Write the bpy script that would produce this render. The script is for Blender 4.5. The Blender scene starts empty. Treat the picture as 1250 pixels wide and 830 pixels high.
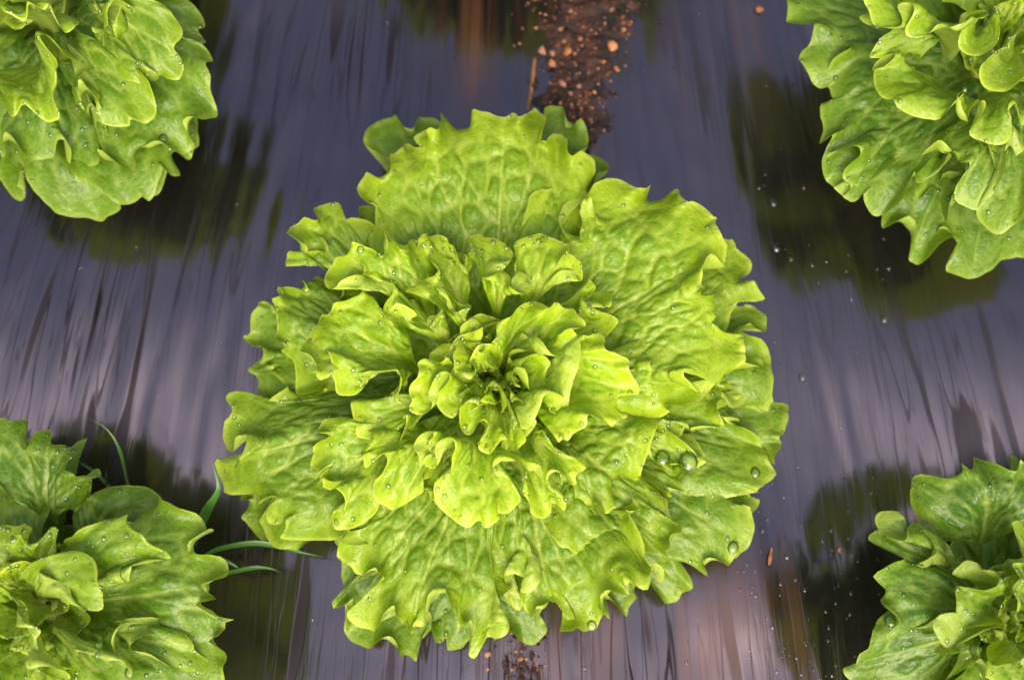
import bpy, math, random
import numpy as np
from mathutils import Matrix, Vector

random.seed(7)
rng = np.random.default_rng(7)
SC = bpy.context.scene
COL = SC.collection
R = math.radians

# ------------------------------------------------------------------ camera, world, sun, exposure
TILT = R(12.0)                      # camera looks down, pitched 12 degrees forward of straight down
DIST = 0.95
CAM = np.array([0.0, -DIST*math.sin(TILT), DIST*math.cos(TILT)])
FPX = 50.0/36.0*1250.0
cam = bpy.data.cameras.new('camera'); co = bpy.data.objects.new('camera', cam); COL.objects.link(co)
co.location = CAM; co.rotation_euler = (TILT, 0, 0)
cam.lens = 50; cam.sensor_width = 36; cam.clip_start = 0.02; cam.clip_end = 500
cam.dof.use_dof = True; cam.dof.focus_distance = 0.848; cam.dof.aperture_fstop = 3.8
SC.camera = co

SUN_EL, SUN_AZ = 52.0, 176.0         # azimuth measured from +Y towards +X
w = bpy.data.worlds.new('World'); SC.world = w; w.use_nodes = True
wn = w.node_tree.nodes; wl = w.node_tree.links
sky = wn.new('ShaderNodeTexSky'); sky.sky_type = 'NISHITA'; sky.sun_disc = False
sky.sun_elevation = R(SUN_EL); sky.sun_rotation = R(SUN_AZ)
sky.air_density = 1.0; sky.dust_density = 10; sky.ozone_density = 1.0
bg = wn['Background']; wl.new(sky.outputs[0], bg.inputs[0]); bg.inputs[1].default_value = 0.15
sl = bpy.data.lights.new('sun', 'SUN'); sl.energy = 0.6; sl.angle = R(34); sl.color = (1.0, 0.95, 0.86)
so = bpy.data.objects.new('sun', sl); COL.objects.link(so)
d = Vector((math.sin(R(SUN_AZ))*math.cos(R(SUN_EL)), math.cos(R(SUN_AZ))*math.cos(R(SUN_EL)), math.sin(R(SUN_EL))))
so.rotation_euler = d.to_track_quat('Z', 'Y').to_euler(); so.location = d*5
SC.view_settings.view_transform = 'Standard'; SC.view_settings.look = 'None'
SC.view_settings.exposure = 0.66; SC.view_settings.gamma = 1.0
SC.render.engine = 'CYCLES'
SC.cycles.max_bounces = 8; SC.cycles.transmission_bounces = 6

# ------------------------------------------------------------------ helpers
_ct, _st = math.cos(TILT), math.sin(TILT)
def at(pts, h):
    """photo pixels (N,2) and heights (m) -> world points on the horizontal planes z = h"""
    pts = np.atleast_2d(np.asarray(pts, float)); h = np.broadcast_to(np.asarray(h, float), (len(pts),))
    x = (pts[:, 0]-625)/FPX; y = -(pts[:, 1]-415)/FPX
    d = np.stack([x, y*_ct + _st, y*_st - _ct], 1)
    k = (h - CAM[2])/d[:, 2]
    return CAM + d*k[:, None]

def sstep(a, b, x):
    t = np.clip((x-a)/(b-a), 0, 1); return t*t*(3-2*t)

def vnoise(shape, cells, seed):
    """smooth 2-D value noise in -1..1"""
    r = np.random.default_rng(seed); g = r.uniform(-1, 1, (cells[0]+3, cells[1]+3))
    u = np.linspace(0, cells[0], shape[0]); v = np.linspace(0, cells[1], shape[1])
    i = u.astype(int); j = v.astype(int); fu = u-i; fv = v-j
    fu = (fu*fu*(3-2*fu))[:, None]; fv = (fv*fv*(3-2*fv))[None]
    a = g[np.ix_(i, j)]; b = g[np.ix_(i+1, j)]; c = g[np.ix_(i, j+1)]; e = g[np.ix_(i+1, j+1)]
    return (a*(1-fu)+b*fu)*(1-fv) + (c*(1-fu)+e*fu)*fv

def noise1(n, cells, r):
    g = r.uniform(-1, 1, cells+3); u = np.linspace(0, cells, n); i = u.astype(int); f = u-i; f = f*f*(3-2*f)
    return g[i]*(1-f)+g[i+1]*f

def obj(name, verts, faces, mat, parent=None, smooth=True, attrs=None):
    me = bpy.data.meshes.new(name)
    verts = np.asarray(verts, np.float32); faces = np.asarray(faces, np.int32)
    me.vertices.add(len(verts)); me.vertices.foreach_set('co', verts.ravel())
    nf, k = faces.shape
    me.loops.add(nf*k); me.polygons.add(nf)
    me.loops.foreach_set('vertex_index', faces.ravel())
    me.polygons.foreach_set('loop_start', np.arange(0, nf*k, k, dtype=np.int32))
    me.polygons.foreach_set('loop_total', np.full(nf, k, np.int32))
    me.polygons.foreach_set('use_smooth', np.full(nf, smooth))
    me.update(calc_edges=True); me.validate()
    for n, v in (attrs or {}).items():
        a = me.attributes.new(n, 'FLOAT', 'POINT'); a.data.foreach_set('value', np.asarray(v, np.float32).ravel())
    me.materials.append(mat)
    o = bpy.data.objects.new(name, me); COL.objects.link(o)
    if parent: o.parent = parent
    return o

def empty(name, loc, label, cat, group=None):
    o = bpy.data.objects.new(name, None); COL.objects.link(o); o.location = loc
    o.empty_display_size = 0.03
    return tag(o, label, cat, group)

def tag(o, label=None, cat=None, group=None, kind=None):
    for k, v in (('label', label), ('category', cat), ('group', group), ('kind', kind)):
        if v: o[k] = v
    return o

def wnoise(x, y, cell, seed):
    r = np.random.default_rng(seed); g = r.uniform(-1, 1, (256, 256))
    u = np.asarray(x)/cell+90; v = np.asarray(y)/cell+90; i = np.floor(u).astype(int); j = np.floor(v).astype(int)
    fu = u-i; fv = v-j; fu = fu*fu*(3-2*fu); fv = fv*fv*(3-2*fv); i %= 255; j %= 255
    return (g[i, j]*(1-fu)+g[i+1, j]*fu)*(1-fv)+(g[i, j+1]*(1-fu)+g[i+1, j+1]*fu)*fv

def gridfaces(S, T, off=0):
    i = np.arange(S-1)[:, None]*T + np.arange(T-1)[None]
    i = i.ravel()+off
    return np.stack([i, i+T, i+T+1, i+1], 1)

# ------------------------------------------------------------------ materials
class NT:
    def __init__(s, name):
        s.m = bpy.data.materials.new(name); s.m.use_nodes = True
        s.t = s.m.node_tree; s.n = s.t.nodes; s.l = s.t.links
        s.p = s.n['Principled BSDF']; s.out = s.n['Material Output']
    def new(s, typ, **kw):
        nd = s.n.new(typ)
        for k, v in kw.items(): setattr(nd, k, v)
        return nd
    def link(s, a, b): s.l.new(a, b)
    def attr(s, name): return s.new('ShaderNodeAttribute', attribute_name=name).outputs['Fac']
    def mix(s, f, a, b, typ='RGBA', blend='MIX'):
        nd = s.new('ShaderNodeMix', data_type=typ)
        if typ == 'RGBA': nd.blend_type = blend
        ins = [i for i in nd.inputs if i.enabled]; o = [x for x in nd.outputs if x.enabled][0]
        for sock, v in zip(ins, (f, a, b)):
            if hasattr(v, 'is_output'): s.link(v, sock)
            else:
                sock.default_value = (*v, 1) if isinstance(v, tuple) and len(v) == 3 else v
        return o
    def math(s, op, a, b=0.0, c=0.0, clamp=False):
        nd = s.new('ShaderNodeMath', operation=op, use_clamp=clamp)
        for sock, v in zip(nd.inputs, (a, b, c)):
            if hasattr(v, 'is_output'): s.link(v, sock)
            else: sock.default_value = v
        return nd.outputs[0]
    def ramp(s, f, lo, hi):
        nd = s.new('ShaderNodeMapRange', interpolation_type='SMOOTHSTEP')
        s.link(f, nd.inputs[0]); nd.inputs[1].default_value = lo; nd.inputs[2].default_value = hi
        return nd.outputs[0]
    def noise(s, vec, scale, detail=3, rough=0.55):
        nd = s.new('ShaderNodeTexNoise'); nd.inputs['Scale'].default_value = scale
        nd.inputs['Detail'].default_value = detail; nd.inputs['Roughness'].default_value = rough
        if vec is not None: s.link(vec, nd.inputs['Vector'])
        return nd.outputs[0]
    def coords(s, scale=(1, 1, 1), rot=0.0):
        tc = s.new('ShaderNodeTexCoord'); mp = s.new('ShaderNodeMapping')
        mp.inputs['Scale'].default_value = scale; mp.inputs['Rotation'].default_value = (0, 0, rot)
        s.link(tc.outputs['Object'], mp.inputs['Vector']); return mp.outputs[0]

def leaf_material():
    m = NT('lettuce_leaf')
    edge, vein, tone, cell, dome = m.attr('edge'), m.attr('vein'), m.attr('tone'), m.attr('cell'), m.attr('dome')
    v = m.coords()
    deep = m.mix(tone, (0.27, 0.46, 0.008), (0.058, 0.160, 0.010))
    lime = m.mix(tone, (0.50, 0.665, 0.010), (0.155, 0.285, 0.010))  # outer leaves darker: greener flesh, plus shade between layers put into the colour
    rib = m.mix(tone, (0.66, 0.73, 0.12), (0.45, 0.56, 0.13))
    n1 = m.noise(v, 38, 3)
    f = m.math('ADD', m.ramp(edge, 0.62, 1.10), m.math('MULTIPLY', m.math('SUBTRACT', n1, 0.5), 1.1), clamp=True)
    c = m.mix(f, deep, lime)
    # greener flesh on the puckers between the veins
    gr = m.mix(tone, (0.17, 0.345, 0.010), (0.036, 0.112, 0.010))
    c = m.mix(m.math('MULTIPLY', m.math('MULTIPLY', dome, 0.50), m.math('SUBTRACT', 1.0, m.math('MULTIPLY', m.ramp(edge, 0.70, 0.97), 0.75))), c, gr)
    # fine net of small veins between the ribs
    vo = m.new('ShaderNodeTexVoronoi', feature='DISTANCE_TO_EDGE'); vo.inputs['Scale'].default_value = 240
    m.link(v, vo.inputs['Vector'])
    net = m.math('SUBTRACT', 1.0, m.ramp(vo.outputs['Distance'], 0.0, 0.13))
    c = m.mix(m.math('MULTIPLY', net, 0.11), c, rib)
    c = m.mix(m.math('MULTIPLY', cell, 0.30), c, rib)
    c = m.mix(m.math('MULTIPLY', vein, 0.75), c, rib)
    c = m.mix(m.math('MULTIPLY', m.math('MULTIPLY', m.ramp(edge, 0.968, 0.992), m.math('ADD', 0.25, m.noise(v, 45, 2))), m.math('SUBTRACT', 1.0, m.math('MULTIPLY', tone, 0.7))), c, (0.62, 0.72, 0.11))
    # a few tiny brown scars
    sp = m.ramp(m.noise(v, 95, 2), 0.80, 0.84)
    c = m.mix(m.math('MULTIPLY', sp, 0.5), c, (0.20, 0.13, 0.02))
    geo = m.new('ShaderNodeNewGeometry')          # the underside of a leaf is paler and duller
    c = m.mix(m.math('MULTIPLY', geo.outputs['Backfacing'], 0.40), c, (0.44, 0.55, 0.10))
    b = m.new('ShaderNodeBump'); b.inputs['Strength'].default_value = 0.22; b.inputs['Distance'].default_value = 0.0012
    hgt = m.math('ADD', m.math('MULTIPLY', m.ramp(vo.outputs['Distance'], 0.0, 0.35), 0.7), m.noise(v, 420, 3))
    m.link(hgt, b.inputs['Height'])
    m.link(c, m.p.inputs['Base Color']); m.link(b.outputs[0], m.p.inputs['Normal'])
    m.link(m.math('ADD', 0.21, m.math('MULTIPLY', m.noise(v, 60, 3), 0.24)), m.p.inputs['Roughness'])
    m.p.inputs['Specular IOR Level'].default_value = 0.36
    tr = m.new('ShaderNodeBsdfTranslucent'); m.link(b.outputs[0], tr.inputs['Normal'])
    m.link(m.mix(0.55, c, (0.44, 0.62, 0.005)), tr.inputs['Color'])
    mx = m.new('ShaderNodeMixShader'); mx.inputs[0].default_value = 0.26
    m.link(m.p.outputs[0], mx.inputs[1]); m.link(tr.outputs[0], mx.inputs[2]); m.link(mx.outputs[0], m.out.inputs['Surface'])
    return m.m

def film_material():
    m = NT('black_plastic_film')
    v = m.coords()
    cx = m.new('ShaderNodeCombineXYZ'); m.link(m.attr('across'), cx.inputs[0]); m.link(m.attr('along'), cx.inputs[1]); fan = cx.outputs[0]
    def st(sx, sy):
        mp = m.new('ShaderNodeMapping'); mp.inputs['Scale'].default_value = (sx, sy, 1); m.link(fan, mp.inputs['Vector']); return mp.outputs[0]
    mud, sky_tint = m.attr('mud'), m.attr('sky_tint')
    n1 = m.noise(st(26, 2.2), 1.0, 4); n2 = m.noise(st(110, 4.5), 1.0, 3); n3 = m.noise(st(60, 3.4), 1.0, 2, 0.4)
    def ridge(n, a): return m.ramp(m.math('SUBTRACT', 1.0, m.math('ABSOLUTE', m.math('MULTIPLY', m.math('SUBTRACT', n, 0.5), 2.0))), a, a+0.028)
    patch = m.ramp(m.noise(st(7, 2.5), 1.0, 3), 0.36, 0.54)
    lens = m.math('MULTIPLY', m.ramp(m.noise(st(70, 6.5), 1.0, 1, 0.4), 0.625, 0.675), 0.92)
    dark_crease = m.math('MAXIMUM', m.math('MULTIPLY', m.math('MAXIMUM', ridge(n3, 0.965), m.math('MULTIPLY', ridge(n2, 0.965), 0.6)), patch), lens)  # thin creases and long lenses, painted in for dark lines of the reflection
    dark_crease = m.math('MULTIPLY', dark_crease, m.attr('streaky'))
    c = m.mix(m.math('MULTIPLY', n2, 0.5), (0.0035, 0.0030, 0.0035), (0.006, 0.005, 0.006))
    c = m.mix(m.math('MULTIPLY', sky_tint, SKY_TINT), c, (0.125, 0.103, 0.150))  # faint lilac of the reflected sky mixed into the base colour, in random patches
    c = m.mix(m.math('MULTIPLY', dark_crease, 0.85), c, (0.008, 0.005, 0.005))
    streak = m.math('MULTIPLY', mud, m.ramp(m.math('ADD', n1, m.math('MULTIPLY', n2, 0.6)), 0.72, 1.02), clamp=True)
    c = m.mix(m.math('MULTIPLY', streak, 0.8), c, (0.13, 0.055, 0.022))
    speck = m.ramp(m.noise(v, 120, 2), 0.74, 0.79)
    c = m.mix(m.math('MULTIPLY', speck, 0.8), c, (0.012, 0.010, 0.012))
    m.link(c, m.p.inputs['Base Color'])
    dirt_and_dark_crease = m.math('MAXIMUM', dark_crease, m.math('MAXIMUM', m.math('MULTIPLY', speck, 0.7), m.math('MULTIPLY', streak, 0.6)))  # specks and mud, together with the painted dark reflection lines
    m.link(m.math('ADD', m.math('ADD', 0.095, m.math('MULTIPLY', n1, 0.12)), m.math('MULTIPLY', dirt_and_dark_crease, 0.35)), m.p.inputs['Roughness'])
    m.link(m.math('SUBTRACT', 0.5, m.math('MULTIPLY', dirt_and_dark_crease, 0.49)), m.p.inputs['Specular IOR Level'])
    m.p.inputs['IOR'].default_value = 2.35
    m.p.inputs['Specular Tint'].default_value = (0.98, 0.86, 1.0, 1)
    b = m.new('ShaderNodeBump'); b.inputs['Strength'].default_value = 0.28; b.inputs['Distance'].default_value = 0.002
    m.link(m.math('ADD', m.math('ADD', n1, m.math('MULTIPLY', n2, 0.3)), m.math('MULTIPLY', dark_crease, -0.35)), b.inputs['Height']); m.link(b.outputs[0], m.p.inputs['Normal'])
    return m.m
SKY_TINT = 0.035

def soil_material(name, a, b2, scale):
    m = NT(name); v = m.coords()
    n = m.noise(v, scale, 6, 0.65); n2 = m.noise(v, scale*3.1, 3)
    c = m.mix(m.ramp(n, 0.38, 0.66), a, b2)
    c = m.mix(m.ramp(n2, 0.60, 0.70), c, (0.24, 0.085, 0.030))
    m.link(c, m.p.inputs['Base Color']); m.p.inputs['Roughness'].default_value = 0.75
    b = m.new('ShaderNodeBump'); b.inputs['Strength'].default_value = 0.8; b.inputs['Distance'].default_value = 0.002
    m.link(n2, b.inputs['Height']); m.link(b.outputs[0], m.p.inputs['Normal'])
    return m.m

def crumb_material(name, a, b2):
    m = NT(name); v = m.coords(); n = m.noise(v, 160, 4, 0.65)
    m.link(m.mix(m.ramp(n, 0.35, 0.65), a, b2), m.p.inputs['Base Color']); m.p.inputs['Roughness'].default_value = 0.5
    return m.m

def water_material():
    m = NT('water')
    tr = m.new('ShaderNodeBsdfTransparent'); tr.inputs['Color'].default_value = (0.97, 1.0, 0.95, 1)
    gl = m.new('ShaderNodeBsdfGlossy'); gl.inputs['Roughness'].default_value = 0.03
    lw = m.new('ShaderNodeFresnel'); lw.inputs['IOR'].default_value = 1.45
    mx = m.new('ShaderNodeMixShader'); m.link(m.math('ADD', lw.outputs[0], 0.08, clamp=True), mx.inputs[0])
    m.link(tr.outputs[0], mx.inputs[1]); m.link(gl.outputs[0], mx.inputs[2]); m.link(mx.outputs[0], m.out.inputs['Surface'])
    return m.m

def grass_material():
    m = NT('grass_blade'); v = m.coords(); n = m.noise(v, 60, 3)
    c = m.mix(n, (0.03, 0.11, 0.012), (0.07, 0.19, 0.022)); m.link(c, m.p.inputs['Base Color'])
    m.p.inputs['Roughness'].default_value = 0.4
    return m.m

M_LEAF, M_FILM, M_WATER, M_GRASS = leaf_material(), film_material(), water_material(), grass_material()
M_SOIL = soil_material('damp_soil', (0.010, 0.0045, 0.0035), (0.062, 0.022, 0.012), 75)
M_GROUND = soil_material('field_soil', (0.035, 0.02, 0.012), (0.10, 0.05, 0.028), 8)
M_CRUMB = crumb_material('orange_clay', (0.30, 0.11, 0.035), (0.50, 0.24, 0.11))
M_CRUMBP = crumb_material('pink_clay', (0.28, 0.13, 0.085), (0.42, 0.23, 0.16))
M_STRAW = crumb_material('brown_straw', (0.22, 0.09, 0.02), (0.36, 0.17, 0.05))

# ------------------------------------------------------------------ the film on its bed
PLANTS = {'main': (607, 486), 'ul': (85, 40), 'ur': (1180, 110), 'bl': (94, 740), 'br': (1195, 750),
          'top': (607, -175), 'bottom': (600, 1150)}
BASE = {k: at([p], 0.0)[0] for k, p in PLANTS.items()}

def film():
    X0, X1, Y0, Y1, st = -0.75, 0.75, -0.62, 0.62, 0.0030
    xs = np.arange(X0, X1, st); ys = np.arange(Y0, Y1, st)
    nx, ny = len(xs), len(ys)
    X, Y = np.meshgrid(xs, ys, indexing='ij')
    Z = np.zeros_like(X)
    # the film is drawn down at every planting hole
    for k, b in BASE.items():
        r = np.hypot(X-b[0], Y-b[1])
        Z -= FILM_DIP.get(k, 0.006)*np.exp(-(r/FILM_RAD.get(k, 0.085))**2)
    for (px, py, sx, sy, amp) in FILM_LUMPS:
        c = at([(px, py)], 0)[0]
        Z += amp*np.exp(-((X-c[0])/sx)**2-((Y-c[1])/sy)**2)
    Z += 0.00022*vnoise((nx, ny), (70, 60), 8)+0.0035*vnoise((nx, ny), (7, 6), 3) + 0.0006*vnoise((nx, ny), (26, 9), 4)
    ac, al = X/(1.55-Y)*1.55, Y
    calm = sstep(-0.25, 0.45, vnoise((nx, ny), (6, 4), 17)+0.25)
    Z += calm*(0.0008*wnoise(ac/0.012, al/0.070, 1.0, 18)+0.0005*wnoise(ac/0.03, al/0.16, 1.0, 19)+0.00045*wnoise(ac/0.0065, al/0.045, 1.0, 20))
    # long pulled wrinkles, fanning out from far up the row
    r = np.random.default_rng(21)
    vp = np.array([0.0, 1.55])
    for i in range(330):
        cx, cy = r.uniform(X0, X1), r.uniform(Y0, Y1)
        d = np.array([cx, cy])-vp; d /= np.hypot(*d); a = r.normal(0, 0.05)
        d = np.array([d[0]*math.cos(a)-d[1]*math.sin(a), d[0]*math.sin(a)+d[1]*math.cos(a)])
        L = r.uniform(0.03, 0.13); wd = r.uniform(0.0026, 0.0065); amp = wd*r.gamma(1.6, 0.055)*r.choice([-1, 1])
        ix = slice(max(0, int((cx-L-X0)/st)), int((cx+L-X0)/st)); iy = slice(max(0, int((cy-1.6*L-Y0)/st)), int((cy+1.6*L-Y0)/st))
        dx, dy = X[ix, iy]-cx, Y[ix, iy]-cy
        u = dx*d[0]+dy*d[1]; vv = dx*d[1]-dy*d[0] + 0.08*u*u/L
        Z[ix, iy] += amp*np.exp(-(u/(0.5*L))**2)*np.exp(-(vv/wd)**2)
    mud = np.zeros_like(X)
    for (px, py, sx, sy, a) in ((700, 60, .035, .13, .9), (600, 40, .03, .08, .8), (830, 790, .05, .04, .8), (930, 770, .035, .05, .7),
                                (690, 800, .05, .04, .5), (880, 60, .04, .06, .3), (1010, 120, .02, .02, .1)):
        c = at([(px, py)], 0)[0]; mud = np.maximum(mud, a*np.exp(-((X-c[0])/sx)**2-((Y-c[1])/sy)**2))
    streaky = np.full_like(X, 0.22)  # where the painted dark reflection lines show most
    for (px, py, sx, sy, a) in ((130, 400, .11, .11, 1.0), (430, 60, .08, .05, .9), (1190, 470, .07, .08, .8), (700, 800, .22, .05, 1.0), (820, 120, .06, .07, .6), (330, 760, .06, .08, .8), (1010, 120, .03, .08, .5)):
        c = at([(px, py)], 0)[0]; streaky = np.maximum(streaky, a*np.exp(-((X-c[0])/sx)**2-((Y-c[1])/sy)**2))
    sky_tint = np.clip(0.5+0.5*vnoise((nx, ny), (9, 6), 5)+0.25*vnoise((nx, ny), (60, 12), 6), 0, 1)
    f = obj('plastic_mulch_film', np.stack([X, Y, Z], 2).reshape(-1, 3), gridfaces(nx, ny), M_FILM, attrs={'mud': mud, 'sky_tint': sky_tint, 'streaky': streaky, 'across': X/(1.55-Y)*1.55, 'along': Y})
    tag(f, 'glossy wet black plastic film with long wrinkles covering the bed', kind='structure')
    return X0, st, Y0, Z

FILM_DIP = {'main': 0.006, 'ul': 0.020, 'ur': 0.026, 'bl': 0.024, 'br': 0.026, 'top': 0.02}
FILM_RAD = {'main': 0.08, 'ul': 0.14, 'ur': 0.15, 'bl': 0.15, 'br': 0.15, 'top': 0.16}
FILM_LUMPS = [(935, 730, .05, .06, .009)]
FX0, FST, FY0, FZ = film()
def film_z(x, y):
    i = np.clip(((np.asarray(x)-FX0)/FST).astype(int), 0, FZ.shape[0]-1); j = np.clip(((np.asarray(y)-FY0)/FST).astype(int), 0, FZ.shape[1]-1)
    return FZ[i, j]

def ground():
    n = 60; xs = np.linspace(-60, 60, n); X, Y = np.meshgrid(xs, xs, indexing='ij'); Z = np.full_like(X, -0.06)
    tag(obj('ground', np.stack([X, Y, Z], 2).reshape(-1, 3), gridfaces(n, n), M_GROUND), 'bare brown field soil around the bed', kind='structure')
ground()

# ------------------------------------------------------------------ leaf traces, read from the photograph tile by tile
TILES = {'t1': (260, 220, 5.1875), 't2': (430, 120, 5.1875), 't3': (600, 120, 5.1875), 't4': (420, 250, 5.1875), 't5': (580, 250, 5.1875),
         't6': (740, 200, 5.1875), 't7': (740, 330, 5.1875), 't8': (280, 350, 5.1875), 'u1': (480, 380, 5.1875), 'u2': (620, 400, 5.1875),
         'u3': (250, 470, 5.1875), 'u4': (370, 490, 5.1875), 'u5': (520, 500, 5.1875), 'u6': (740, 480, 5.1875), 'u7': (390, 640, 4.6125),
         'u8': (600, 600, 3.676), 'z1': (420, 110, 3.075), 'z4': (250, 430, 3.075),
         'c1': (0, 0, 3.075), 'c2': (850, 0, 2.3725), 'c3': (0, 480, 2.371), 'c4': (870, 530, 2.7658), 'px': (0, 0, 1)}
def tr(text):
    """'t2 120,640 60,620 t3 330,100' -> photo pixels"""
    out = []; t = None
    for w_ in text.split():
        if ',' in w_:
            a, b = w_.split(','); out.append((float(a)/t[2]+t[0], float(b)/t[2]+t[1]))
        else: t = TILES[w_]
    return np.array(out)

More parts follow.
